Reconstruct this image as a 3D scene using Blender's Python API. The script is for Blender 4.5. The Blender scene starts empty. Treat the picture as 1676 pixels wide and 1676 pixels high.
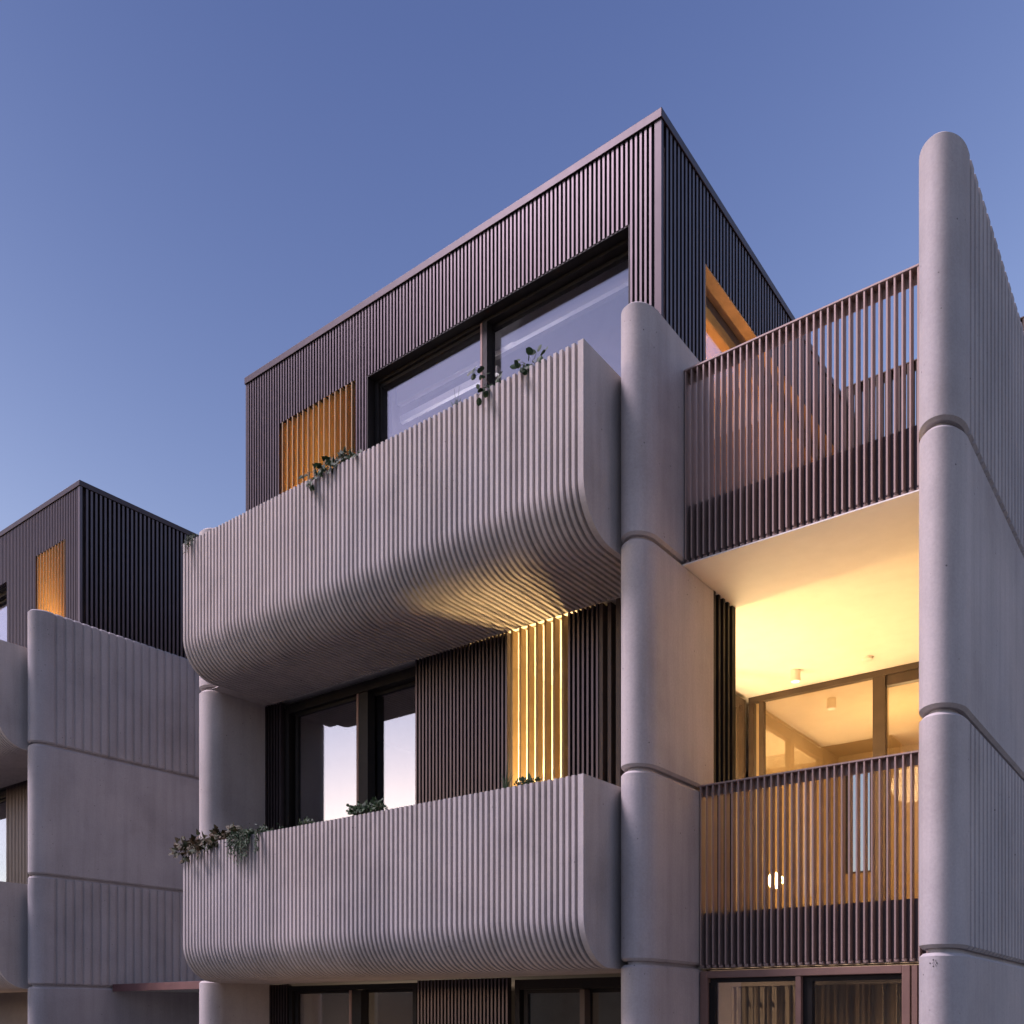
import bpy, bmesh, math, random
from mathutils import Vector, Matrix

S = bpy.context.scene
R = math.radians

# ------------------------------------------------------------------ camera
cam = bpy.data.cameras.new("camera")
cam.lens = 33.432
cam.sensor_width = 36.0
cam.shift_y = 0.4922
cam.clip_start = 0.05
cam.clip_end = 5000
camo = bpy.data.objects.new("camera", cam)
S.collection.objects.link(camo)
camo.location = (3.4177, -6.0, 2.6)
camo.rotation_euler = (R(90), 0, 0.6507444)
S.camera = camo

# ------------------------------------------------------------------ sky
SUN_EL, SUN_AZ = R(3.0), R(222)          # low western sun behind the viewer's left shoulder
world = bpy.data.worlds.new("World")
S.world = world
world.use_nodes = True
wn, wl = world.node_tree.nodes, world.node_tree.links
wn.clear()
wo = wn.new("ShaderNodeOutputWorld")
bg = wn.new("ShaderNodeBackground")
sky = wn.new("ShaderNodeTexSky")
sky.sky_type = 'NISHITA'
sky.sun_disc = False
sky.sun_elevation = SUN_EL
sky.sun_rotation = SUN_AZ
sky.altitude = 0
sky.air_density = 1.0
sky.dust_density = 1.0
sky.ozone_density = 3.0
tint = wn.new("ShaderNodeMix")
tint.data_type = 'RGBA'
tint.blend_type = 'MULTIPLY'
tint.inputs[0].default_value = 1.0
# blue dusk tint overhead, paler and less red towards the bright western glow
lum = wn.new("ShaderNodeRGBToBW")
wl.new(sky.outputs[0], lum.inputs[0])
hue = wn.new("ShaderNodeValToRGB")
he = hue.color_ramp.elements
he[0].position, he[0].color = 0.045, (0.88, 0.65, 0.92, 1)
he[1].position, he[1].color = 0.42, (1.05, 1.06, 1.28, 1)
em = he.new(0.082); em.color = (2.02, 1.17, 1.12, 1)
lsc = wn.new("ShaderNodeMath"); lsc.operation = 'MULTIPLY'; lsc.inputs[1].default_value = 0.15
wl.new(lum.outputs[0], lsc.inputs[0])
wl.new(lsc.outputs[0], hue.inputs[0])
wl.new(hue.outputs[0], tint.inputs[7])
wl.new(sky.outputs[0], tint.inputs[6])
hs = wn.new("ShaderNodeHueSaturation")
hs.inputs["Saturation"].default_value = 0.9
wl.new(tint.outputs[2], hs.inputs["Color"])
wl.new(hs.outputs[0], bg.inputs[0])
bg.inputs[1].default_value = 0.15
wl.new(bg.outputs[0], wo.inputs[0])

sun = bpy.data.lights.new("sun", 'SUN')
sun.energy = 1.3
sun.angle = R(18)
sun.color = (1.0, 0.83, 1.0)
suno = bpy.data.objects.new("sun", sun)
S.collection.objects.link(suno)
sd = Vector((-.50, -.43, .92))
suno.rotation_euler = sd.to_track_quat('Z', 'Y').to_euler()

S.view_settings.view_transform = 'Standard'
S.view_settings.look = 'None'
S.view_settings.exposure = 2.0
S.view_settings.gamma = 1.0
S.cycles.max_bounces = 10
S.cycles.transparent_max_bounces = 24
S.cycles.sample_clamp_indirect = 6.0

random.seed(7)

# ------------------------------------------------------------------ materials
def mat(name):
    m = bpy.data.materials.new(name)
    m.use_nodes = True
    n, l = m.node_tree.nodes, m.node_tree.links
    p = n["Principled BSDF"]
    return m, n, l, p

def coords(n, l, scale=(1, 1, 1)):
    tc = n.new("ShaderNodeTexCoord")
    mp = n.new("ShaderNodeMapping")
    mp.inputs[3].default_value = scale
    l.new(tc.outputs["Object"], mp.inputs[0])
    return mp.outputs[0]

def noise(n, l, vec, scale, detail=4, rough=.55):
    t = n.new("ShaderNodeTexNoise")
    t.inputs["Scale"].default_value = scale
    t.inputs["Detail"].default_value = detail
    t.inputs["Roughness"].default_value = rough
    l.new(vec, t.inputs["Vector"])
    return t.outputs[0]

def ramp(n, l, fac, stops):
    r = n.new("ShaderNodeValToRGB")
    e = r.color_ramp.elements
    while len(e) < len(stops):
        e.new(.5)
    for k, (p, c) in enumerate(stops):
        e[k].position = p
        e[k].color = (c[0], c[1], c[2], 1) if len(c) == 3 else c
    l.new(fac, r.inputs[0])
    return r.outputs[0]

def mixc(n, l, a, b, fac, mode='MIX'):
    m = n.new("ShaderNodeMix")
    m.data_type = 'RGBA'
    m.blend_type = mode
    for sock, v in ((6, a), (7, b), (0, fac)):
        if hasattr(v, "links"):
            l.new(v, m.inputs[sock])
        elif isinstance(v, tuple):
            m.inputs[sock].default_value = (*v, 1)
        else:
            m.inputs[sock].default_value = v
    return m.outputs[2]

def concrete(name, base, pits=1.0, streak=.5):
    m, n, l, p = mat(name)
    v = coords(n, l)
    vs = coords(n, l, (5, 5, .35))
    c = ramp(n, l, noise(n, l, v, 1.1, 6, .6), [(.3, tuple(x * .82 for x in base)), (.5, base), (.72, tuple(min(1, x * 1.12) for x in base))])
    big = ramp(n, l, noise(n, l, v, .45, 2, .5), [(.35, (.86, .87, .89)), (.62, (1.06, 1.03, 1.0))])
    c = mixc(n, l, c, big, 1.0, 'MULTIPLY')
    st = ramp(n, l, noise(n, l, vs, 1.6, 5, .6), [(.32, (.76, .76, .75)), (.56, (1, 1, 1))])
    c = mixc(n, l, c, st, streak, 'MULTIPLY')
    fine = ramp(n, l, noise(n, l, v, 60, 3, .7), [(.35, (.90, .90, .90)), (.65, (1.05, 1.05, 1.05))])
    c = mixc(n, l, c, fine, .7, 'MULTIPLY')
    # air holes left by the formwork
    vo = n.new("ShaderNodeTexVoronoi")
    vo.inputs["Scale"].default_value = 14
    l.new(v, vo.inputs["Vector"])
    hole = ramp(n, l, vo.outputs["Distance"], [(.06, (1, 1, 1)), (.10, (0, 0, 0))])
    gate = ramp(n, l, noise(n, l, v, 3.3, 2), [(.53, (0, 0, 0)), (.58, (1, 1, 1))])
    hg = mixc(n, l, hole, gate, 1.0, 'MULTIPLY')
    c = mixc(n, l, c, tuple(x * .35 for x in base), hg)
    l.new(c, p.inputs["Base Color"])
    p.inputs["Roughness"].default_value = .82
    p.inputs["Specular IOR Level"].default_value = .3
    b = n.new("ShaderNodeBump")
    b.inputs["Strength"].default_value = .18 * pits
    b.inputs["Distance"].default_value = .01
    l.new(noise(n, l, v, 24, 6, .65), b.inputs["Height"])
    l.new(b.outputs[0], p.inputs["Normal"])
    return m

def plain(name, col, rough=.5, metal=0.0, var=.12, scale=6, spec=.5):
    m, n, l, p = mat(name)
    v = coords(n, l)
    c = ramp(n, l, noise(n, l, v, scale, 4), [(.3, tuple(x * (1 - var) for x in col)), (.7, tuple(min(1, x * (1 + var)) for x in col))])
    l.new(c, p.inputs["Base Color"])
    rr = ramp(n, l, noise(n, l, v, scale * 3, 3), [(.3, (rough * .94,) * 3), (.7, (min(1, rough * 1.06),) * 3)])
    l.new(rr, p.inputs["Roughness"])
    p.inputs["Metallic"].default_value = metal
    p.inputs["Specular IOR Level"].default_value = spec
    return m

def glass(name, tintc, base=.10, amp=1.1):
    m, n, l, p = mat(name)
    n.remove(p)
    out = n["Material Output"]
    tr = n.new("ShaderNodeBsdfTransparent")
    tr.inputs[0].default_value = (*tintc, 1)
    gl = n.new("ShaderNodeBsdfGlossy")
    gl.inputs["Roughness"].default_value = .0
    gl.inputs["Color"].default_value = (.95, .95, 1, 1)
    fr = n.new("ShaderNodeFresnel")
    ge = n.new("ShaderNodeNewGeometry")          # the same reflectance from inside the pane
    io = n.new("ShaderNodeMapRange")
    io.inputs[3].default_value = 1.5
    io.inputs[4].default_value = 1 / 1.5
    l.new(ge.outputs["Backfacing"], io.inputs[0])
    l.new(io.outputs[0], fr.inputs[0])
    ma = n.new("ShaderNodeMath")
    ma.operation = 'MULTIPLY_ADD'
    ma.inputs[1].default_value = amp
    ma.inputs[2].default_value = base
    ma.use_clamp = True
    l.new(fr.outputs[0], ma.inputs[0])
    mx = n.new("ShaderNodeMixShader")
    l.new(ma.outputs[0], mx.inputs[0])
    l.new(tr.outputs[0], mx.inputs[1])
    l.new(gl.outputs[0], mx.inputs[2])
    # rolled panes are never perfectly flat
    b = n.new("ShaderNodeBump")
    b.inputs["Strength"].default_value = .02
    b.inputs["Distance"].default_value = .02
    l.new(noise(n, l, coords(n, l), 1.3, 1), b.inputs["Height"])
    l.new(b.outputs[0], gl.inputs["Normal"])
    l.new(mx.outputs[0], out.inputs[0])
    return m

def emis(name, col, s):
    m, n, l, p = mat(name)
    p.inputs["Base Color"].default_value = (.8, .8, .8, 1)
    p.inputs["Emission Color"].default_value = (*col, 1)
    p.inputs["Emission Strength"].default_value = s
    return m

def leafmat(name, c1, c2):
    m, n, l, p = mat(name)
    oi = n.new("ShaderNodeTexCoord")
    c = ramp(n, l, noise(n, l, oi.outputs["Object"], 14, 2), [(.35, c1), (.65, c2)])
    l.new(c, p.inputs["Base Color"])
    p.inputs["Roughness"].default_value = .6
    p.inputs["Specular IOR Level"].default_value = .25
    return m

CONC = concrete("cast concrete", (.43, .40, .39))
CONCB = concrete("balcony concrete", (.45, .415, .395), streak=.6)
CONCN = concrete("grey concrete", (.38, .36, .36))
METAL = plain("bronze cladding", (.095, .076, .08), .38, .8, .05, 3, .3)
LITBRONZE = plain("gold lit bronze", (.27, .18, .085), .5, .1, .08, 9, .3)  # golden lamp light on the blades is put into this bronze colour
BACK = plain("cladding backing", (.018, .014, .014), .8)
COPING = plain("coping metal", (.055, .043, .046), .42, .7, .08, 6, .25)
FRAME = plain("dark window frame", (.013, .011, .010), .6, 0, .1, 6, .2)
FRAMEL = plain("bronze window frame", (.085, .06, .046), .5, 0, .1, 6, .25)
COPPER = plain("copper toned frame", (.20, .12, .095), .5, .1, .1, 6, .3)
WHITE = plain("painted ceiling", (.80, .76, .70), .9, 0, .03)
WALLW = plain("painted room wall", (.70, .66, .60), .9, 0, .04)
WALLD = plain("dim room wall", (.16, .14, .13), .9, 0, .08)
TIMBER = plain("warm timber lining", (.42, .23, .09), .6, 0, .2)
TANW = plain("tan room wall", (.50, .38, .24), .9, 0, .05)
FLOOR = plain("floor finish", (.25, .19, .14), .6)
CURT = plain("linen curtain", (.42, .38, .34), .95, 0, .1, 30)
def translucent(m, f):
    n, l = m.node_tree.nodes, m.node_tree.links
    t = n.new("ShaderNodeBsdfTranslucent"); t.inputs[0].default_value = (.5, .44, .38, 1)
    mx = n.new("ShaderNodeMixShader"); mx.inputs[0].default_value = f
    l.new(n["Principled BSDF"].outputs[0], mx.inputs[1]); l.new(t.outputs[0], mx.inputs[2])
    l.new(mx.outputs[0], n["Material Output"].inputs[0])
translucent(CURT, .65)
SOIL = plain("planter soil", (.04, .03, .02), 1, 0, .3, 30)
RAIL = plain("railing metal", (.34, .25, .22), .55, .2, .06, 6, .3)
LAMPW = plain("white lamp body", (.75, .72, .66), .5, 0, .02)
CANOPY = plain("red brown canopy", (.15, .07, .065), .5)
SOFFG = plain("pale canopy soffit", (.45, .46, .42), .8, 0, .04)
GLASS = glass("window glass", (.80, .78, .76), .20, 1.2)
GLASST = glass("upper window glass", (.9, .9, .95), .16, 1.2)
GLASSL = glass("loggia glass", (.92, .89, .84), .10, 1.2)
ASPH = plain("asphalt", (.05, .05, .052), .9, 0, .2, 20)
PAVE = plain("paving", (.055, .053, .05), .85, 0, .12, 8)
LEAFD = leafmat("dark leaf", (.014, .032, .010), (.03, .06, .018))
LEAFO = leafmat("autumn leaf", (.02, .035, .010), (.075, .04, .014))
LEAFG = leafmat("grey green leaf", (.020, .045, .018), (.045, .08, .035))
STEM = plain("woody stem", (.10, .07, .045), .8)
MARK = plain("cast in anchor mark", (.05, .04, .04), .7)

# ------------------------------------------------------------------ mesh helpers
class MB:
    def __init__(self, base=(0, 0, 0)):
        self.v, self.f, self.b = [], [], Vector(base)

    def poly(self, pts):
        i = len(self.v)
        self.v += [Vector(p) - self.b for p in pts]
        self.f.append(tuple(range(i, i + len(pts))))

    def box(self, x0, x1, y0, y1, z0, z1, bev=0.0):
        if x0 > x1: x0, x1 = x1, x0
        if y0 > y1: y0, y1 = y1, y0
        if z0 > z1: z0, z1 = z1, z0
        i = len(self.v)
        self.v += [Vector(p) - self.b for p in ((x0, y0, z0), (x1, y0, z0), (x1, y1, z0), (x0, y1, z0),
                                                 (x0, y0, z1), (x1, y0, z1), (x1, y1, z1), (x0, y1, z1))]
        for q in ((0, 3, 2, 1), (4, 5, 6, 7), (0, 1, 5, 4), (1, 2, 6, 5), (2, 3, 7, 6), (3, 0, 4, 7)):
            self.f.append(tuple(i + k for k in q))

    def loops(self, rings, cap0=True, cap1=True):
        """closed rings of equal length, bridged"""
        i, n = len(self.v), len(rings[0])
        for r in rings:
            self.v += [Vector(p) - self.b for p in r]
        for a in range(len(rings) - 1):
            for k in range(n):
                k2 = (k + 1) % n
                self.f.append((i + a * n + k, i + a * n + k2, i + (a + 1) * n + k2, i + (a + 1) * n + k))
        if cap0: self.f.append(tuple(i + k for k in range(n - 1, -1, -1)))
        if cap1: self.f.append(tuple(i + (len(rings) - 1) * n + k for k in range(n)))

    def grid(self, rows):
        i, n = len(self.v), len(rows[0])
        for r in rows:
            self.v += [Vector(p) - self.b for p in r]
        for a in range(len(rows) - 1):
            for k in range(n - 1):
                self.f.append((i + a * n + k, i + a * n + k + 1, i + (a + 1) * n + k + 1, i + (a + 1) * n + k))

    def tube(self, pts, r0, r1=None, seg=6):
        r1 = r0 if r1 is None else r1
        rings = []
        for k, p in enumerate(pts):
            p = Vector(p)
            a = Vector(pts[max(0, k - 1)]); b = Vector(pts[min(len(pts) - 1, k + 1)])
            d = (b - a).normalized() if (b - a).length > 1e-9 else Vector((0, 0, 1))
            u = d.orthogonal().normalized(); w = d.cross(u)
            r = r0 + (r1 - r0) * k / max(1, len(pts) - 1)
            rings.append([p + (u * math.cos(t) + w * math.sin(t)) * r for t in [2 * math.pi * j / seg for j in range(seg)]])
        self.loops(rings)

    def build(self, name, m, parent=None, smooth=True, bevel=0.0, angle=30):
        me = bpy.data.meshes.new(name)
        me.from_pydata([tuple(v) for v in self.v], [], self.f)
        me.update()
        bm = bmesh.new(); bm.from_mesh(me)
        bmesh.ops.recalc_face_normals(bm, faces=bm.faces)
        bm.to_mesh(me); bm.free()
        o = bpy.data.objects.new(name, me)
        S.collection.objects.link(o)
        if isinstance(m, (list, tuple)):
            for q in m: me.materials.append(q)
        else:
            me.materials.append(m)
        if smooth:
            me.polygons.foreach_set("use_smooth", [True] * len(me.polygons))
            me.set_sharp_from_angle(angle=R(angle))
        if bevel:
            bv = o.modifiers.new("bevel", 'BEVEL')
            bv.width = bevel; bv.segments = 2; bv.limit_method = 'ANGLE'
        if parent is not None: o.parent = parent
        return o

def tag(o, label, cat, group=None, kind=None):
    o["label"] = label
    o["category"] = cat
    if group: o["group"] = group
    if kind: o["kind"] = kind
    return o

def thing(name, loc, label, cat, group=None):
    o = bpy.data.objects.new(name, None)
    o.empty_display_size = .2
    S.collection.objects.link(o)
    o.location = loc
    return tag(o, label, cat, group)

def struct(name, mb, m):
    o = mb.build(name, m)
    o["kind"] = "structure"
    return o

def lamp(name, loc, watts, col, size=.08, kind='POINT', rot=None):
    d = bpy.data.lights.new(name, kind)
    d.energy = watts
    d.color = col
    if kind == 'POINT': d.shadow_soft_size = size
    if kind == 'AREA': d.size = size
    if kind == 'SPOT':
        d.shadow_soft_size = size; d.spot_size = R(100); d.spot_blend = .6
    o = bpy.data.objects.new(name, d)
    S.collection.objects.link(o)
    o.location = loc
    if rot: o.rotation_euler = rot
    return o

WARM = (1.0, .62, .25)
J1, J2, J3, ZT = 6.13, 4.424, 2.993, 7.86

# ------------------------------------------------------------------ ground
m = MB(); m.box(-400, 400, -400, 400, -.3, -.12); struct("ground", m, PAVE)
m = MB(); m.box(-120, 120, -14, -4.2, -.11, -.10); struct("road", m, ASPH)
m = MB(); m.box(-120, 120, -4.2, 14, -.118, 0.02); struct("pavement", m, PAVE)

m = MB()
rh = random.Random(2)
prof = [(-260 + 6 * k, 10.5 + 2.2 * math.sin(k * .37) + 1.4 * math.sin(k * .91) + rh.uniform(-.6, .6)) for k in range(90)]
m.grid([[(x, -58, -1) for x, h in prof], [(x, -62, h * .7) for x, h in prof], [(x, -70, h) for x, h in prof], [(x, -90, h * 1.05) for x, h in prof], [(x, -140, -1) for x, h in prof]])
struct("low_sky_blocker", m, plain("dark sky blocker", (.035, .04, .03), .95, 0, .4, .3))  # unseen ridge added to block the low bright sky in window reflections

# ------------------------------------------------------------------ concrete blade walls
def wall_outline(Xr, ax, ay, yc, yb, flute, ins=0.0, pitch=.122, depth=.02):
    W = 2 * ax
    p = [(Xr - W + ins, yb), (Xr - W + ins, yc)]
    N = 28
    for k in range(1, N):
        t = math.pi * k / N
        p.append((Xr - ax - (ax - ins) * math.cos(t), yc - (ay - ins) * math.sin(t)))
    p.append((Xr - ins, yc))
    y = yc + .05
    d = depth if flute else 0.0
    while y + .06 < yb:
        p += [(Xr - ins, y), (Xr - ins - d, y + .012), (Xr - ins - d, y + .034), (Xr - ins, y + .046)]
        y += pitch
    p.append((Xr - ins, yb))
    return p

def blade_wall(base, parent, Xr, ax, ay, yc, yb, fl, name="blade_wall", m=CONC):
    """fl: which of the four panels are fluted, bottom to top"""
    mb = MB(base)
    zs = [0.0, J3, J2, J1, ZT]
    g, c = .015, .02
    for k in range(4):
        z0 = zs[k] + (g if k else 0); z1 = zs[k + 1] - (g if k < 3 else 0)
        rings = []
        for z, ins in ((z0, c if k else 0), (z0 + c, 0), (z1 - c, 0), (z1, c)):
            rings.append([(x, y, z) for x, y in wall_outline(Xr, ax, ay, yc, yb, fl[k], ins)])
        mb.loops(rings)
    for k in (1, 2, 3):
        rings = [[(x, y, z) for x, y in wall_outline(Xr, ax, ay, yc, yb - .05, False, .05)] for z in (zs[k] - .05, zs[k] + .05)]
        mb.loops(rings)
    return mb.build(name, m, parent, angle=25)

# ------------------------------------------------------------------ fluted planter balconies
def flute_rows(x0, x1, pitch):
    """(x, outward offset) samples across the balcony, plain strip at each end"""
    n = int(round((x1 - x0 - .05) / pitch))
    pt = (x1 - x0 - .05) / n
    s = [(x0, 0.0)]
    x = x0 + .028
    for k in range(n):
        for q, d in ((0, 0), (.05, -.006), (.10, -.030), (.24, -.036), (.40, -.031), (.47, -.006), (.52, 0)):
            s.append((x + (q) * pt, d))
        x += pt
    s.append((x1, 0.0))
    return s

def planter_balcony(base, parent, x0, x1, zt, zb, yf=-.30, yb=.835, pitch=.0535):
    Rr = .375
    path = [(yf, zt - .008), (yf, zb + Rr)]
    nrm = [(-1, 0), (-1, 0)]
    for k in range(1, 15):
        t = (math.pi / 2) * k / 14
        path.append((yf + Rr - Rr * math.cos(t), zb + Rr - Rr * math.sin(t)))
        nrm.append((-math.cos(t), -math.sin(t)))
    path.append((yb, zb)); nrm.append((0, -1))
    mb = MB(base)
    rows = []
    for (y, z), (ny, nz) in zip(path, nrm):
        rows.append([(x, y + ny * d, z + nz * d) for x, d in flute_rows(x0, x1, pitch)])
    # rim: bridge front to a flat inner edge
    top = [(x, yf + .10, zt) for x, d in flute_rows(x0, x1, pitch)]
    rim = [(x, yf - d, zt) for x, d in flute_rows(x0, x1, pitch)]
    rows = [top, rim] + rows
    mb.grid(rows)
    inner = [(yf + .10, zt), (yf + .10, zt - .10), (yf + .55, zt - .10), (yf + .55, zt), (yf + .65, zt), (yf + .65, zb + .2), (yb, zb + .2), (yb, zb)]
    for (a, b) in zip(inner[:-1], inner[1:]):
        mb.poly([(x0, a[0], a[1]), (x1, a[0], a[1]), (x1, b[0], b[1]), (x0, b[0], b[1])])
    # flat end faces, split into convex pieces
    for x, xi in ((x0, x0 + .05), (x1, x1 - .05)):
        mb.poly([(x, y, z) for y, z in ([(yf, zt)] + path[1:-1] + [(yf + .65, zb), (yf + .65, zt)])])
        mb.poly([(x, yf + .10, zt), (xi, yf + .10, zt), (xi, yf + .55, zt), (x, yf + .55, zt)])
        mb.poly([(xi, yf + .10, zt), (xi, yf + .10, zt - .1), (xi, yf + .55, zt - .1), (xi, yf + .55, zt)])
        mb.poly([(x, y, z) for y, z in ((yf + .65, zb), (yb, zb), (yb, zb + .2), (yf + .65, zb + .2))])
    o = mb.build("planter_balcony", CONCB, parent, angle=40)
    s = MB(base); s.box(x0 + .055, x1 - .055, yf + .11, yf + .54, zt - .099, zt - .06)
    s.build("planter_soil", SOIL, o)
    return o

# ------------------------------------------------------------------ ribbed metal cladding
def ribs_front(mb, x0, x1, z0, z1, y, holes=(), pitch=.045, w=.0205, d=.058):
    """ribs on a plane facing -Y; y is the rib face"""
    n = int((x1 - x0) / pitch)
    for k in range(n + 1):
        xa = x0 + (x1 - x0 - w) * k / max(1, n)
        spans = [(z0, z1)]
        for hx0, hx1, hz0, hz1 in holes:
            if xa + w > hx0 and xa < hx1:
                ns = []
                for a, b in spans:
                    if hz0 > a: ns.append((a, min(b, hz0)))
                    if hz1 < b: ns.append((max(a, hz1), b))
                spans = ns
        for a, b in spans:
            if b - a > .02: mb.box(xa, xa + w, y, y + d, a, b)

def ribs_side(mb, y0, y1, z0, z1, x, holes=(), pitch=.068, w=.032, d=.058, sgn=1):
    """ribs on a plane facing +X (sgn 1) or -X"""
    n = int((y1 - y0) / pitch)
    for k in range(n + 1):
        ya = y0 + (y1 - y0 - w) * k / max(1, n)
        spans = [(z0, z1)]
        for hy0, hy1, hz0, hz1 in holes:
            if ya + w > hy0 and ya < hy1:
                ns = []
                for a, b in spans:
                    if hz0 > a: ns.append((a, min(b, hz0)))
                    if hz1 < b: ns.append((max(a, hz1), b))
                spans = ns
        for a, b in spans:
            if b - a > .02: mb.box(x - d * sgn, x, ya, ya + w, a, b)

def sheet_front(mb, x0, x1, z0, z1, y0, y1, holes=()):
    """a thick sheet with rectangular holes, cut into boxes"""
    xs = sorted({x0, x1, *[h[0] for h in holes], *[h[1] for h in holes]})
    xs = [x for x in xs if x0 <= x <= x1]
    for a, b in zip(xs[:-1], xs[1:]):
        spans = [(z0, z1)]
        for hx0, hx1, hz0, hz1 in holes:
            if a >= hx0 - 1e-6 and b <= hx1 + 1e-6:
                ns = []
                for p, q in spans:
                    if hz0 > p: ns.append((p, min(q, hz0)))
                    if hz1 < q: ns.append((max(p, hz1), q))
                spans = ns
        for p, q in spans: mb.box(a, b, y0, y1, p, q)

def sheet_side(mb, y0, y1, z0, z1, x0, x1, holes=()):
    ys = sorted({y0, y1, *[h[0] for h in holes], *[h[1] for h in holes]})
    ys = [y for y in ys if y0 <= y <= y1]
    for a, b in zip(ys[:-1], ys[1:]):
        spans = [(z0, z1)]
        for hy0, hy1, hz0, hz1 in holes:
            if a >= hy0 - 1e-6 and b <= hy1 + 1e-6:
                ns = []
                for p, q in spans:
                    if hz0 > p: ns.append((p, min(q, hz0)))
                    if hz1 < q: ns.append((max(p, hz1), q))
                spans = ns
        for p, q in spans: mb.box(x0, x1, a, b, p, q)

# ------------------------------------------------------------------ windows
def window_front(base, parent, x0, x1, z0, z1, y, panes, fm=FRAME, gm=GLASS, fw=.055, fd=.09, head=.06):
    """panes: list of (xa, xb, ya) glass extents; ya is the depth of that sash behind y"""
    f = MB(base)
    f.box(x0, x0 + fw, y, y + fd + .08, z0, z1)
    f.box(x1 - fw, x1, y, y + fd + .08, z0, z1)
    f.box(x0 + fw, x1 - fw, y + .002, y + fd + .08, z1 - head, z1)
    f.box(x0 + fw, x1 - fw, y + .002, y + fd + .08, z0, z0 + .06)
    w = f.build("window", fm, parent, bevel=.003)
    for (xa, xb, dy) in panes:
        s = MB(base)
        ya, yb2 = y + dy, y + dy + .045
        za, zb2 = z0 + .062, z1 - head - .002
        s.box(xa, xa + .045, ya, yb2, za, zb2)
        s.box(xb - .045, xb, ya, yb2, za, zb2)
        s.box(xa + .045, xb - .045, ya + .001, yb2, zb2 - .035, zb2)
        s.box(xa + .045, xb - .045, ya + .001, yb2, za, za + .05)
        s.build("sash", fm, w, bevel=.002)
        g = MB(base)
        g.box(xa + .044, xb - .044, ya + .018, ya + .026, za + .049, zb2 - .034)
        g.build("pane", gm, w, smooth=False)
    return w

def louvre_screen(base, parent, x0, x1, z0, z1, y, n, w=.014, d=.10, m=METAL, name="louvre_screen"):
    f = MB(base)
    f.box(x0 + .002, x1 - .002, y + .02, y + .05, z0, z0 + .02)
    o = f.build(name, m, parent)
    me = None
    for k in range(n):
        xc = x0 + (x1 - x0) * (k + .5) / n
        if me is None:
            b = MB(); b.box(-w / 2, w / 2, 0, d, 0, z1 - z0)
            c = b.build("louvre_blade", m, o, smooth=False); me = c.data
        else:
            c = bpy.data.objects.new("louvre_blade", me); S.collection.objects.link(c); c.parent = o
        c.location = Vector((xc, y, z0)) - Vector(base)
    return o

def railing(base, parent, x0, x1, y, zb, zp, zt, n, d=.075, w=.011, rm=None):
    rm = rm or RAIL
    f = MB(base)
    f.box(x0, x1, y - .004, y + d + .004, zt - .012, zt)
    f.box(x0, x1, y + d - .012, y + d - .004, zt - .085, zt - .012)
    o = f.build("railing", rm, parent)
    p = MB(base); p.box(x0, x1, y + d - .002, y + d + .02, zb, zp)
    p.build("base_plate", METAL, o)
    me = None
    for k in range(n):
        xc = x0 + .012 + (x1 - x0 - .024) * k / (n - 1)
        if me is None:
            b = MB(); b.box(-w / 2, w / 2, 0, d - .002, 0, zt - .012 - zb - .02)
            b.box(-w / 2 - .01, w / 2 + .01, .03, d - .002, -.02, 0)
            c = b.build("baluster", rm, o, smooth=False); me = c.data
        else:
            c = bpy.data.objects.new("baluster", me); S.collection.objects.link(c); c.parent = o
        c.location = Vector((xc, y, zb + .02)) - Vector(base)
    return o

def room(base, parent, x0, x1, y0, y1, z0, z1, m, open_front=True, skip=(), name="room_lining"):
    t = .04
    b = MB(base)
    if 'back' not in skip: b.box(x0, x1, y1, y1 + t, z0, z1)
    if 'left' not in skip: b.box(x0 - t, x0, y0, y1 + t, z0, z1)
    if 'right' not in skip: b.box(x1, x1 + t, y0, y1 + t, z0, z1)
    if 'top' not in skip: b.box(x0 - t, x1 + t, y0, y1 + t, z1, z1 + t)
    if 'floor' not in skip: b.box(x0 - t, x1 + t, y0, y1 + t, z0 - t, z0)
    return b.build(name, m, parent, smooth=False)

# =================================================================== TOWNHOUSE
B = (-1.8, 1.0, 0)
H = thing("townhouse", B, "large concrete townhouse with two fluted balconies, bronze ribbed top storey and glowing loggia", "townhouse", "concrete townhouses in a row")

blade_wall(B, H, -5.29, .165, .165, .30, 6.0, (0, 0, 0, 0))
blade_wall(B, H, 0.0, .140, .20, .29, 1.226, (0, 0, 0, 0))
blade_wall(B, H, 2.129, .135, .22, .24, 8.0, (0, 1, 0, 1))

planter_balcony(B, H, -5.15, -.283, 7.43, 6.085)
planter_balcony(B, H, -5.15, -.283, 4.33, 2.955)

# cast-in anchor mark on the right wall
a = MB(B)
def on_nose(dx, dz):
    x = 1.985 + dx
    t = (x - (2.129 - .135)) / .135
    y = .24 - .22 * math.sqrt(max(0, 1 - t * t))
    return Vector((x, y, 2.915 + dz))
for dx, dz, r in ((0, .019, .004), (-.019, 0, .004), (.019, 0, .004), (0, -.019, .004), (.013, .017, .0022), (.014, .010, .002), (.012, -.010, .002), (.015, -.017, .002), (0, .006, .0015), (-.006, 0, .0015), (.006, 0, .0015), (0, -.006, .0015)):
    c = on_nose(dx, dz)
    a.loops([[c + Vector((r * math.cos(q), yy, r * math.sin(q))) for q in [2 * math.pi * k / 10 for k in range(10)]] for yy in (.004, -.0025)])
a.build("anchor_mark", MARK, H)

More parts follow.
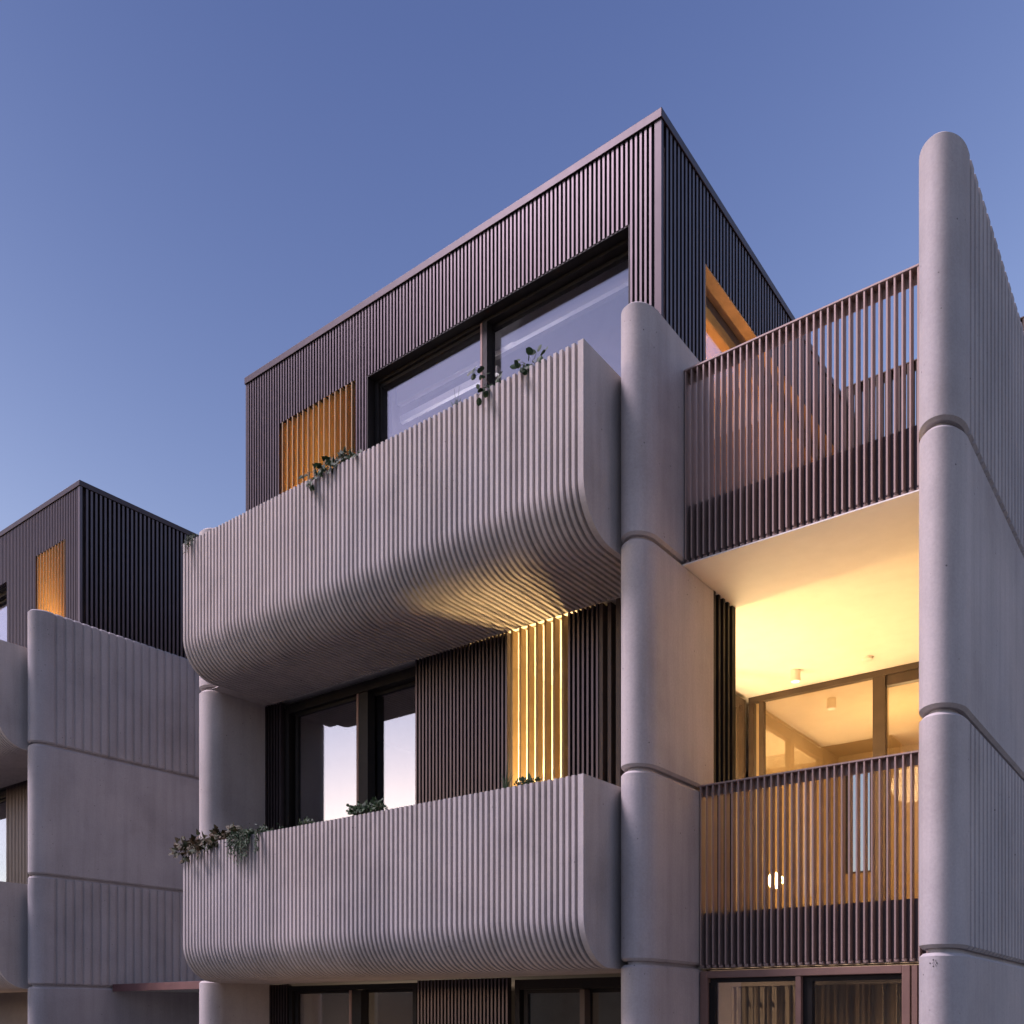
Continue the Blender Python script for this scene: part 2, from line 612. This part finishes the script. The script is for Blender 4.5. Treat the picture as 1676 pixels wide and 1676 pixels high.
# floor slabs and dark core
core = MB(B)
core.box(-5.60, -.30, .86, 7.0, 2.99, 3.20)       # first floor
core.box(-5.60, -.95, .86, 7.0, 6.13, 6.34)       # second floor
core.box(-.95, 1.84, .80, 7.0, 6.12, 6.36)        # terrace slab over the loggia
core.box(-.30, 1.84, 1.04, 7.0, 2.98, 3.20)       # loggia floor
for zz in (6.088, 2.958):
    fil = MB(B)
    fil.loops([[(x, y, z) for y, z in ((.13, zz), (.834, zz), (.834, zz + .24), (.5, zz + .24))] for x in (-5.29, -5.152)])
    fil.build("soffit_infill", CONCB, H, smooth=False)
core.build("floor_slab", WHITE, H, smooth=False)
back = MB(B)
sheet_front(back, -5.62, 1.84, 0, 6.13, 7.0, 7.2, ((-.80, -.40, 4.5, 5.9),))
back.box(-5.64, -5.625, .9, 7.0, 6.2, 9.6)
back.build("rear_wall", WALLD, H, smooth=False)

# ---------------- penthouse
YF = .884
PX0, PX1, PZ0, PZ1 = -5.69, -.30, 6.36, 9.90
WIN = (-3.706, -.597, 6.5, 9.19)
LV = (-5.085, -3.885, 6.5, 9.222)
DOOR = (1.70, 5.20, 6.40, 9.23)
c = MB(B)
ribs_front(c, PX0 + .03, PX1 - .09, PZ0, PZ1 - .005, YF, (WIN, LV))
ribs_side(c, YF + .09, 6.0, PZ0, PZ1 - .005, PX1, (DOOR,))
k_ = MB(B)
k_.box(PX1 - .06, PX1 + .002, YF - .002, YF + .035, PZ0, PZ1 - .004)
k_.build("corner_trim", COPING, H, smooth=False)
k_ = MB(B)
k_.box(PX0 - .002, PX0 + .025, YF - .002, YF + .06, PZ0, PZ1 - .004)
k_.build("corner_trim", COPING, H, smooth=False)
c.build("ribbed_cladding", METAL, H, smooth=False)
s = MB(B)
sheet_front(s, PX0 + .002, PX1 - .058, PZ0, PZ1, YF + .056, YF + .075, (WIN, LV))
sheet_side(s, YF + .075, 6.0, PZ0, PZ1, PX1 - .08, PX1 - .056, (DOOR,))
s.build("cladding_backing", BACK, H, smooth=False)
cp = MB(B)
cp.box(PX0 - .012, PX1 + .012, YF - .014, 6.05, PZ1, PZ1 + .075)
cp.build("roof_coping", COPING, H, bevel=.004)
rf = MB(B); rf.box(PX0 + .03, PX1 - .08, YF + .08, 6.0, 9.56, 9.80); rf.build("roof_slab", WALLW, H, smooth=False)

# reveal round the big window, then the sliding window
rv = MB(B)
rv.box(WIN[0], WIN[0] + .012, YF + .005, YF + .26, 6.5, WIN[3])
rv.box(WIN[1] - .012, WIN[1], YF + .005, YF + .26, 6.5, WIN[3])
rv.box(WIN[0] + .012, WIN[1] - .012, YF + .005, YF + .26, WIN[3] - .012, WIN[3])
rv.build("window_reveal", FRAME, H, smooth=False)
window_front(B, H, WIN[0] + .013, WIN[1] - .013, 6.4, WIN[3] - .013, YF + .10, ((-3.66, -2.20, .03), (-2.24, -.64, .08)), FRAME, GLASST, head=.03)
ml = MB(B); ml.box(-2.268, -2.245, YF + .088, YF + .17, 6.46, WIN[3] - .045); ml.build("mullion", COPPER, H)
ml = MB(B); ml.box(-2.244, -2.19, YF + .091, YF + .17, 6.46, WIN[3] - .045); ml.build("mullion", FRAME, H)
lamp("streak_fill", (-2.5, 1.13, 7.9), 9, (.95, .93, 1.0), .05)  # added fill lamp that brightens the two pale bars behind the glass
pb = MB(B); pb.box(-3.6, -2.3, 1.27, 1.31, 8.86, 8.93); pb.build("streak_bar", WHITE, H)  # added pale bar standing in for a streak reflected in the glass
pb = MB(B); pb.box(-2.1, -.5, 1.27, 1.31, 9.06, 9.11); pb.build("streak_bar", WHITE, H)  # second added streak bar, for the right pane
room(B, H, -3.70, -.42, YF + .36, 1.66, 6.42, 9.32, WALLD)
pel = MB(B); pel.box(-3.68, -.44, 1.30, 1.36, 9.10, 9.31); pel.build("curtain_pelmet", WHITE, H)

# orange louvre niche
room(B, H, -5.10, -3.87, YF + .07, 1.75, 6.42, 9.24, TIMBER)
louvre_screen(B, H, -5.085, -3.885, 6.5, 9.222, YF, 14, w=.013, d=.07, m=LITBRONZE)
lamp("niche_light", (-4.0, 1.3, 7.2), 52, (1.0, .66, .24), .08)

# terrace door in the side wall
dr = MB(B)
dr.box(PX1 - .30, PX1 - .003, DOOR[0], DOOR[1], DOOR[3] - .012, DOOR[3] + .0)
dr.box(PX1 - .30, PX1 - .003, DOOR[0] - .0, DOOR[0] + .012, 6.4, DOOR[3] - .012)
dr.box(PX1 - .30, PX1 - .003, DOOR[1] - .012, DOOR[1], 6.4, DOOR[3] - .012)
dr.build("door_reveal", TIMBER, H, smooth=False)
df = MB(B)
xg = PX1 - .22
for ya, yb in ((1.72, 1.78), (3.40, 3.50), (5.12, 5.18)):
    df.box(xg, xg + .07, ya, yb, 6.4, 9.21)
df.box(xg, xg + .07, 1.78, 3.40, 9.12, 9.21); df.box(xg, xg + .07, 3.50, 5.12, 9.12, 9.21)
dd = df.build("terrace_door", FRAMEL, H, bevel=.003)
g = MB(B); g.box(xg + .03, xg + .038, 1.779, 3.401, 6.42, 9.121); g.box(xg + .03, xg + .038, 3.499, 5.121, 6.42, 9.121)
g.build("pane", GLASST, dd, smooth=False)
room(B, H, -3.4, -.66, 1.74, 5.9, 6.42, 9.30, TIMBER, skip=('right',))
sh = MB(B)
for k in range(5): sh.box(-3.2, -.9, 5.0, 5.35, 6.9 + .42 * k, 6.93 + .42 * k)
sh.build("shelving", TIMBER, H)
lamp("penthouse_light", (-1.0, 3.2, 8.0), 38, (1.0, .55, .18), .06)

# ---------------- middle floor facade
YM = .84
def siding(x0, x1, z0, z1, y, name="siding_panel"):
    q = MB(B)
    ribs_front(q, x0, x1, z0, z1, y, (), .0447, .0205, .05)
    o = q.build(name, METAL, H, smooth=False)
    q = MB(B); q.box(x0, x1, y + .048, y + .06, z0, z1); q.build("backing", BACK, o, smooth=False)
    return o
zt_m = 6.083
siding(-5.285, -5.02, 3.22, zt_m, YM)
window_front(B, H, -5.01, -2.80, 3.22, 6.06, YM + .06, ((-4.90, -3.80, .05), (-3.78, -2.84, .095)), FRAME, GLASS, head=.10)
ml = MB(B); ml.box(-3.867, -3.835, YM + .052, YM + .16, 3.29, 5.95); ml.build("mullion", COPPER, H, bevel=.003)
ml = MB(B); ml.box(-3.834, -3.70, YM + .056, YM + .16, 3.29, 5.95); ml.build("mullion", FRAME, H, bevel=.003)
siding(-2.971, -1.84, 3.22, zt_m, YM - .01, "sliding_screen")
louvre_screen(B, H, -1.83, -1.185, 3.22, 6.082, YM - .012, 7, w=.018, d=.085, m=LITBRONZE)
siding(-1.175, -.87, 3.22, zt_m, YM - .01)
fr = MB(B)
fr.box(-.865, -.83, YM, YM + .10, 3.22, zt_m); fr.box(-.80, -.765, YM + .03, YM + .13, 3.22, zt_m); fr.box(-.70, -.66, YM, YM + .10, 3.22, zt_m)
fr.build("window_frame", FRAMEL, H)
gp = MB(B); gp.box(-.66, -.31, YM + .06, YM + .068, 3.22, zt_m); gp.build("side_pane", GLASS, H, smooth=False)
# rooms behind
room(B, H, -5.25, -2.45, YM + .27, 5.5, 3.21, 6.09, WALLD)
room(B, H, -2.36, -.96, YM + .13, 3.95, 3.21, 6.115, WALLW, skip=('right',))
bk = MB(B); bk.box(-2.40, -1.88, YM + .07, YM + .12, 3.21, 6.1); bk.box(-1.17, -.31, YM + .135, YM + .17, 3.21, 6.1)
bk.build("screen_backing", BACK, H, smooth=False)
lamp("living_room_light", (-1.45, 1.75, 4.4), 100, (1.0, .66, .27), .10)

# ---------------- loggia between the middle and right walls
ls = MB(B)
ribs_side(ls, 1.245, 1.64, 3.2, 6.118, -.006, (), .082, .034, .05)
ls.box(-.30, -.056, 1.23, 1.60, 3.2, 6.118)
ls.box(-.90, -.302, 1.20, 1.60, 3.2, 6.118)
ls.box(-.045, -.004, 1.642, 1.668, 3.2, 6.118)
ls.build("ribbed_return", FRAME, H, smooth=False)
lc = MB(B); lc.box(-.95, 1.838, .70, 3.93, 6.108, 6.118); lc.build("loggia_ceiling", WHITE, H, smooth=False)
# side glazing of the recess
sg = MB(B)
for ya, yb in ((1.62, 1.70), (2.62, 2.74), (3.62, 3.675), (3.775, 3.85)):
    sg.box(-.93, -.86, ya, yb, 3.2, 6.06)
sg.box(-.93, -.86, 1.70, 2.62, 5.93, 6.06); sg.box(-.93, -.86, 2.74, 3.62, 5.93, 6.06); sg.box(-.93, -.86, 3.675, 3.775, 5.98, 6.06)
so = sg.build("side_window", FRAMEL, H, bevel=.003)
gg = MB(B); gg.box(-.90, -.894, 1.69, 3.80, 3.22, 5.985); gg.build("pane", GLASSL, so, smooth=False)
sc = MB(B); sc.box(-.95, -.90, 3.852, 3.93, 3.2, 6.05); sc.build("wall_return", WHITE, H, smooth=False)
sc = MB(B); sc.box(-.965, -.935, 1.60, 3.95, 6.05, 6.107); sc.build("lintel", FRAMEL, H)
# rear glazing
rg = MB(B)
rg.box(-.86, 1.838, 3.92, 3.99, 6.045, 6.107)
for xa, xb in ((-.86, -.80), (-.74, -.69), (.475, .60), (1.76, 1.836)):
    rg.box(xa, xb, 3.921, 4.0, 3.2, 6.044)
rg.box(.60, 1.76, 3.94, 4.02, 5.94, 6.044)
rgo = rg.build("rear_window", FRAMEL, H, bevel=.003)
gg = MB(B); gg.box(-.69, .476, 3.955, 3.962, 3.22, 6.046); gg.box(.599, 1.761, 3.985, 3.992, 3.22, 5.942); gg.build("pane", GLASSL, rgo, smooth=False)
room(B, H, -.86, 1.83, 4.05, 6.9, 3.21, 6.10, TANW, skip=('back',))
rw = MB(B); sheet_front(rw, -.90, 1.87, 3.21, 6.10, 6.9, 6.94, ((-.76, -.44, 4.53, 5.85),)); rw.build("room_lining", TANW, H, smooth=False)
rw = MB(B); rw.box(-.78, -.76, 6.885, 6.95, 4.51, 5.87); rw.box(-.44, -.42, 6.885, 6.95, 4.51, 5.87); rw.box(-.76, -.44, 6.886, 6.95, 4.51, 4.53); rw.box(-.76, -.44, 6.886, 6.95, 5.85, 5.87)
rw.build("strip_opening_frame", FRAMEL, H)  # opening and frame added to put a pale strip in the glazing
dk = MB(B); dk.box(-.28, 1.835, 1.06, 3.91, 3.202, 3.225); dk.box(-.855, -.282, 1.68, 3.91, 3.202, 3.225); dk.build("timber_deck", TIMBER, H, smooth=False)
lamp("recess_light", (-.40, 2.75, 3.7), 18, (1.0, .72, .38), .7, 'AREA', (math.pi, 0, 0))
lamp("rear_room_fill", (.5, 5.2, 5.2), 20, (1.0, .70, .34), .2)  # added fill so the glazing glows like a reflection of the lit ceiling

railing(B, H, .004, 1.842, .69, 6.125, 6.59, 7.618, 37)
railing(B, H, .004, 1.842, .95, 2.985, 3.425, 4.442, 35)
# rear terrace screen
railing(B, H, -.27, 1.842, 5.25, 6.37, 9.22, 9.98, 44, d=.08, w=.02, rm=FRAMEL)

# ---------------- ground floor
YG = .90
siding(-5.285, -4.98, .1, 2.95, YG)
window_front(B, H, -4.95, -3.02, .1, 2.93, YG, ((-4.88, -3.93, .03), (-3.86, -3.07, .075)), FRAME, GLASS, head=.05)
ml = MB(B); ml.box(-3.98, -3.94, YG - .006, YG + .11, .17, 2.87); ml.build("mullion", COPPER, H, bevel=.003)
ml = MB(B); ml.box(-3.939, -3.80, YG - .003, YG + .11, .17, 2.87); ml.build("mullion", FRAME, H, bevel=.003)
siding(-3.0, -1.88, .1, 2.95, YG - .01, "sliding_screen")
window_front(B, H, -1.82, -.30, .1, 2.93, YG + .02, ((-1.74, -1.08, .03), (-1.10, -.36, .075)), FRAME, GLASS, head=.09)
ml = MB(B); ml.box(-1.10, -1.05, YG, YG + .09, .17, 2.83); ml.build("mullion", FRAMEL, H)
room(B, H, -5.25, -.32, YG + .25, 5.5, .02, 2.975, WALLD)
fp = MB(B)
for a, b in ((.012, .075), (1.555, 1.61)): fp.box(a, b, .95, 1.06, .05, 2.955)
fp.box(.075, 1.555, .951, 1.06, 2.90, 2.957)
fp.box(.79, .832, .955, 1.05, .05, 2.90)
pf = fp.build("patio_door", COPPER, H, bevel=.004)
fp = MB(B)
fp.box(.832, .90, 1.0, 1.07, .05, 2.898); fp.box(.90, 1.552, 1.0, 1.06, 2.86, 2.898); fp.box(.09, .79, .98, 1.04, 2.865, 2.898); fp.box(.078, .13, .98, 1.04, .05, 2.865)
fp.build("sash", FRAME, pf)
gg = MB(B); gg.box(.129, .791, 1.00, 1.006, .06, 2.866); gg.box(.899, 1.556, 1.03, 1.036, .06, 2.861); gg.build("pane", GLASS, pf, smooth=False)
rp = MB(B); ribs_front(rp, 1.62, 1.838, .05, 2.955, .955, (), .07, .036, .04); rp.box(1.62, 1.838, .99, 1.03, .05, 2.955); rp.build("siding_panel", COPPER, H, smooth=False)
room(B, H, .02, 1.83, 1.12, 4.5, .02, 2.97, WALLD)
cu = MB(B)
rows = []
for z in (.08, 2.84):
    rows.append([(.14 + 1.42 * k / 160, 1.26 + .03 * math.sin(k * .62 + .5 * math.sin(k * .11)) + .008 * math.sin(k * 1.7), z) for k in range(161)])
cu.grid(rows)
co = cu.build("curtain", CURT, None, angle=80)
co.modifiers.new("thickness", 'SOLIDIFY').thickness = .004
for v in co.data.vertices: v.co += Vector(B)
tag(co, "pale gathered curtain hanging behind the copper framed patio door under the lower railing", "curtain")
lamp("curtain_fill", (1.0, 2.4, 1.9), 45, (1, .7, .45), .1)  # added fill behind the curtain, standing in for dusk light from outside
bl = thing("roller_blind", (-3.9, 1.10, 2.85), "pale roller blind half drawn behind the ground floor window under the lower balcony", "blind")
q = MB((-3.9, 1.10, 2.85)); q.box(-4.80, -3.95, 1.10, 1.104, 1.2, 2.84); q.box(-3.78, -3.12, 1.12, 1.124, 1.3, 2.84); q.build("blind_fabric", CURT, bl)
lamp("blind_fill", (-4.0, 2.6, 1.8), 16, (1, .8, .6), .1)  # added fill so the blinds show behind the glass

# ------------------------------------------------------------------ ceiling fittings
lamp("downlight", (-.138, 3.417, 5.97), 34, (1.0, .68, .36), .03, 'SPOT')
dl = thing("ceiling_light", (-.138, 3.417, 6.107), "small white cylinder downlight fixed to the loggia ceiling by the rear glass", "ceiling light")
q = MB(); q.loops([[(.05 * math.cos(t), .05 * math.sin(t), z) for t in [2 * math.pi * k / 24 for k in range(24)]] for z in (-.115, 0)], cap0=True)
q.build("lamp_body", LAMPW, dl, bevel=.003)
q = MB(); q.loops([[(.038 * math.cos(t), .038 * math.sin(t), z) for t in [2 * math.pi * k / 24 for k in range(24)]] for z in (-.118, -.1155)]); q.build("lens", emis("lamp lens", (1, .75, .45), .6), dl)
q = MB((0, 0, 0)); q.loops([[(r * math.cos(t), r * math.sin(t), z) for t in [2 * math.pi * k / 24 for k in range(24)]] for r, z in ((.035, -.028), (.05, -.022), (.055, 0))])
so = q.build("smoke_alarm", LAMPW); so.location = (.55, 3.509, 6.106)
tag(so, "flat white round smoke alarm on the loggia ceiling, right of the cylinder downlight", "smoke alarm")

# =================================================================== NEIGHBOUR
NB = (-11.5, 1.0, 0)
N = thing("townhouse", NB, "matching townhouse at the left edge, mostly a grooved concrete side wall and ribbed top storey", "townhouse", "concrete townhouses in a row")
blade_wall(NB, N, -8.847, .16, .20, .20, 9.0, (0, 1, 0, 1), m=CONCN)
planter_balcony(NB, N, -14.1, -9.20, 7.43, 6.085)
planter_balcony(NB, N, -14.1, -9.20, 4.33, 2.955)
B2 = B; B, H0, H = NB, H, N
NX1, NX0 = -9.38, -14.9
NZ1 = 9.98
NW = (-14.2, -11.53, 6.5, 9.24)
NL = (-10.61, -9.77, 6.5, 9.36)
c = MB(NB)
ribs_front(c, NX0, NX1 - .09, PZ0, NZ1 - .005, YF, (NW, NL))
ribs_side(c, YF + .09, 8.5, PZ0, NZ1 - .005, NX1, ())
c.box(NX1 - .06, NX1 + .002, YF - .002, YF + .035, PZ0, NZ1 - .004)
c.build("ribbed_cladding", METAL, N, smooth=False)
s = MB(NB)
sheet_front(s, NX0, NX1 - .058, PZ0, NZ1, YF + .056, YF + .075, (NW, NL))
s.box(NX1 - .08, NX1 - .056, YF + .075, 8.5, PZ0, NZ1)
s.build("cladding_backing", BACK, N, smooth=False)
cp = MB(NB); cp.box(NX0 - .012, NX1 + .012, YF - .014, 8.55, NZ1, NZ1 + .075); cp.build("roof_coping", COPING, N, bevel=.004)
rf = MB(NB); rf.box(NX0, NX1 - .08, YF + .08, 8.5, 9.6, 9.9); rf.build("roof_slab", WALLW, N, smooth=False)
room(NB, N, -10.63, -9.75, YF + .07, 1.7, 6.42, 9.38, TIMBER)
louvre_screen(NB, N, -10.61, -9.77, 6.5, 9.36, YF, 10, w=.013, d=.05, m=LITBRONZE)
lamp("niche_light", (-9.85, 1.3, 7.9), 30, (1.0, .64, .28), .1)
window_front(NB, N, NW[0], NW[1] - .013, 6.4, NW[3] - .013, YF + .13, ((-12.9, -11.58, .06),), FRAME, GLASST)
room(NB, N, -14.0, -11.52, YF + .36, 2.6, 6.42, 9.32, WALLW)
siding(-11.45, -9.20, 3.22, 6.08, YM)
window_front(NB, N, -13.2, -11.47, 3.22, 6.06, YM + .06, ((-13.1, -11.52, .05),), FRAME, GLASS, head=.10)
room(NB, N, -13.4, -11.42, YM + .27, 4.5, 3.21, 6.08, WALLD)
siding(-10.75, -9.20, .1, 2.95, YG)
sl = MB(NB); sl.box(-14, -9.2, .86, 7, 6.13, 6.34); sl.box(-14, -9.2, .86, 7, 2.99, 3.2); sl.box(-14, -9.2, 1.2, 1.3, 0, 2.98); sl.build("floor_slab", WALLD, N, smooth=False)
B, H = B2, H0

# entrance canopy between the two houses
cn = thing("entrance_canopy", (-7.2, 1.6, 2.9), "thin red brown entrance canopy low in the gap beside the left house's wall", "canopy")
q = MB((-7.2, 1.6, 2.9)); q.box(-8.83, -5.63, 1.05, 1.09, 2.935, 3.035); q.build("fascia", CANOPY, cn, bevel=.004)
q = MB((-7.2, 1.6, 2.9)); q.box(-8.83, -5.63, 1.092, 3.4, 2.945, 3.03); q.build("soffit_board", SOFFG, cn)

# building seen past the far right wall
fb = thing("house", (14, 40, 0), "sliver of a pale house roof at the right edge, beyond the tall wall", "house")
q = MB((14, 40, 0)); q.box(8, 24, 30, 46, 0, 27.6); q.build("wall", concrete("far render", (.42, .36, .31)), fb)
q = MB((14, 40, 0)); q.box(7.6, 24.4, 29.6, 46.4, 27.6, 28.3); q.build("roof", concrete("far eaves", (.40, .33, .30)), fb)

# low warm garden lights that wash the undersides
lamp("garden_light", (-2.3, .25, 1.0), 7, (1.0, .58, .26), .04)
lamp("garden_light", (-11.0, .35, 1.2), 8, (1.0, .60, .28), .1)

# =================================================================== PLANTS
def leaf_shape(kind):
    if kind == 'ivy':
        return [(0, 0), (.32, -.05), (.5, .22), (.30, .38), (.26, .62), (0, 1.0), (-.26, .62), (-.30, .38), (-.5, .22), (-.32, -.05)]
    if kind == 'round':
        return [(0, 0), (.28, .12), (.42, .42), (.34, .75), (0, 1.0), (-.34, .75), (-.42, .42), (-.28, .12)]
    if kind == 'pad':
        return [(0, 0), (.22, .3), (.30, .7), (.12, .97), (-.12, .97), (-.30, .7), (-.22, .3)]
    return [(0, 0), (.16, .3), (.14, .65), (0, 1), (-.14, .65), (-.16, .3)]

def add_leaf(mb, p, d, up, size, kind, rnd):
    d = Vector(d).normalized()
    side = d.cross(Vector(up))
    if side.length < 1e-3: side = d.orthogonal()
    side.normalize()
    nrm = side.cross(d)
    pts = []
    for x, y in leaf_shape(kind):
        pts.append(Vector(p) + side * x * size + d * y * size + nrm * (-.25 * abs(x) - .18 * y * y) * size)
    # folded along the midrib: two halves
    mid = len(pts) // 2
    tip = max(range(len(pts)), key=lambda k: leaf_shape(kind)[k][1])
    mb.poly(pts[0:tip + 1]); mb.poly([pts[0]] + pts[tip:])

def plant(name, loc, label, cat, stems, kind, size, m, seed, dens=1.0, droop=.3, group=None, rad=.03, sm=.0035):
    """stems: polylines in metres relative to loc; leaves set along every stem"""
    rnd = random.Random(seed)
    t = thing(name, loc, label, cat, group)
    st = MB(); lf = MB()
    for s in stems:
        pts = []
        s = [Vector(q) for q in s]
        for a, b in zip(s[:-1], s[1:]):
            for k in range(6):
                q = a.lerp(b, k / 6)
                pts.append(q + Vector((rnd.uniform(-1, 1), rnd.uniform(-1, 1), rnd.uniform(-1, 1))) * .006)
        pts.append(s[-1])
        st.tube(pts, sm, sm * .5, 5)
        L = sum((b - a).length for a, b in zip(s[:-1], s[1:]))
        nl = max(3, int(L / size * 2.6 * dens))
        for k in range(nl):
            f = rnd.uniform(.05, 1.0) * (len(pts) - 1)
            i = min(int(f), len(pts) - 2)
            p = pts[i].lerp(pts[i + 1], f - i)
            d = Vector((rnd.uniform(-1, 1), rnd.uniform(-1, .5), rnd.uniform(-1, 1) - droop))
            off = d.normalized() * rad * rnd.random()
            add_leaf(lf, p + off, d, (rnd.uniform(-.6, .6), -1, rnd.uniform(-.2, 1)), size * rnd.uniform(.6, 1.15), kind, rnd)
    st.build("stem", STEM, t)
    lf.build("foliage", m, t, smooth=False)
    return t

YR = -.25
plant("ivy_plant", (-4.58, YR, 4.33), "ivy with reddening leaves spilling off the left end of the lower balcony", "ivy",
      [[(.35, .1, -.02), (.1, .02, .05), (-.2, -.04, .03), (-.45, -.07, -.03)], [(.3, .1, 0), (0, .0, .07), (-.3, -.05, .04), (-.58, -.06, .0), (-.66, -.07, -.05)],
       [(.3, .1, 0), (.05, -.04, .02), (-.1, -.10, -.05), (-.2, -.12, -.09)], [(-.3, -.06, .0), (-.42, -.1, -.06), (-.44, -.11, -.13)],
       [(.3, .12, .0), (.2, .05, .10), (.05, .04, .12)], [(.3, .12, 0), (.15, .0, .09), (-.1, .0, .08)], [(-.3, -.05, .02), (-.5, -.05, .05), (-.62, -.05, .03)]],
      'ivy', .07, LEAFO, 3, 2.1, rad=.05)
st = []
rr = random.Random(5)
for k in range(46):
    x = rr.uniform(-.17, .12); l = rr.uniform(.08, .30) * (1 - abs(x + .02) * 2.2)
    st.append([(x * .6, .1, 0), (x * .9, -.04, .05), (x, -.10, .0), (x + rr.uniform(-.02, .02), -.11, -l)])
for k in range(5):
    st.append([(.2, .1, 0), (.22, -.02, .04), (.25, -.10, .0), (.25 + rr.uniform(-.01, .01), -.11, -.15 - rr.random() * .05)])
for k in range(26):
    x = rr.uniform(-.25, .4); st.append([(x, .08, -.05), (x + rr.uniform(-.05, .05), rr.uniform(-.04, .1), rr.uniform(.03, .12))])
plant("trailing_plant", (-4.15, YR, 4.33), "dense grey green trailing succulent draped over the lower balcony beside the ivy", "plant", st, 'thin', .034, LEAFG, 8, 1.2, .6, rad=.012, sm=.0015)

def rosette(name, x, z, w, h, n, label, seed, kind='pad', size=.05, m=LEAFD, d=1.2):
    rnd = random.Random(seed)
    s = []
    for k in range(n):
        a = rnd.uniform(-w, w)
        s.append([(a * .6, .05, -.08), (a * .8, .02, h * .3), (a + rnd.uniform(-.03, .03), rnd.uniform(-.06, .08), h * rnd.uniform(.5, 1) * (1 - (abs(a) / w) ** 2 * .5))])
    plant(name, (x, YR, z), label, "plant", s, kind, size, m, seed, d, -.4, sm=.003)
rosette("succulent_plant", -2.55, 4.33, .24, .12, 24, "round leaved dark succulent on the lower balcony edge in front of the bright reflecting window", 21, size=.045)
rosette("succulent_plant", -3.35, 4.33, .10, .05, 8, "small tuft barely showing over the lower balcony, between the ivy and the round leaved succulent", 22, size=.03)
rosette("succulent_plant", -.83, 4.33, .10, .06, 14, "low dark succulent on the right end of the lower balcony below the lit louvres", 23, size=.03)
def grass(name, x, z, h, n, label, seed, spike=0):
    rnd = random.Random(seed)
    t = thing(name, (x, YR, z), label, "plant")
    q = MB()
    for k in range(n):
        a = rnd.uniform(0, 6.28); l = h * rnd.uniform(.4, 1); sp = rnd.uniform(.1, .5) * l
        if spike and k < spike: l, sp = h * 1.9, .02
        p0 = Vector((rnd.uniform(-.015, .015), .04, -.05)); p1 = p0 + Vector((sp * math.cos(a) * .4, sp * math.sin(a) * .4, l * .6 + .05)); p2 = p0 + Vector((sp * math.cos(a), sp * math.sin(a), l + .05))
        q.tube([p0, p1, p2], .0028, .0008, 4)
    q.build("foliage", LEAFG, t)
grass("grass_plant", -1.05, 4.33, .16, 26, "thin upright grass tuft on the lower balcony at the left edge of the lit louvres", 31, 2)
grass("grass_plant", -1.555, 7.43, .11, 40, "spiky grass tuft with one tall stalk on the upper balcony before the big window", 32, 2)
plant("vine_plant", (-2.95, YR, 7.43), "bushy dark leaved vine on the upper balcony rim below the orange louvres", "vine",
      [[(.3, .1, -.02), (.2, .0, .06), (.0, -.05, .07), (-.12, -.08, .0)], [(.25, .1, 0), (.1, .0, .09), (.22, -.04, .07)], [(0, .1, 0), (-.1, -.03, .06), (-.28, -.08, .03)],
       [(-.1, .05, 0), (-.2, -.08, -.02), (-.2, -.11, -.12)], [(.2, .1, 0), (.32, -.02, .06), (.36, -.05, .02)], [(.1, .1, 0), (.05, -.05, .05), (.08, -.09, -.03)]],
      'ivy', .055, LEAFD, 41, 2.0, rad=.045)
plant("vine_plant", (-1.12, YR, 7.43), "sparse broad leaved vine with a raised stalk on the upper balcony by the mullion", "vine",
      [[(.0, .1, -.02), (-.06, -.02, .06), (-.09, -.05, .14), (-.18, -.05, .2)], [(0, .1, 0), (-.06, -.08, .0), (-.08, -.11, -.08)], [(0, .1, 0), (.02, -.02, .05), (.09, -.04, .07)]],
      'round', .055, LEAFD, 42, 1.1)
plant("vine_plant", (-.78, YR, 7.43), "small cluster of broad round leaves on the upper balcony near its right end", "vine",
      [[(.05, .1, -.02), (.0, -.02, .03), (-.06, -.05, .06)], [(.05, .1, 0), (.04, -.03, .04), (.08, -.04, .08)], [(0, .1, 0), (-.03, -.08, .02), (-.05, -.1, -.02)], [(.05, .1, 0), (.12, -.03, .05)]],
      'round', .06, LEAFD, 43, 1.3)
st = []
for k in range(12):
    x = rr.uniform(-.05, .05); st.append([(x, .1, 0), (x, -.06, .04), (x + rr.uniform(-.03, .03), -.11, -rr.uniform(.02, .16))])
plant("trailing_plant", (-5.0, YR, 7.43), "small trailing plant at the left end of the upper balcony", "plant", st, 'thin', .03, LEAFG, 44, .9, .5, rad=.012, sm=.0015)
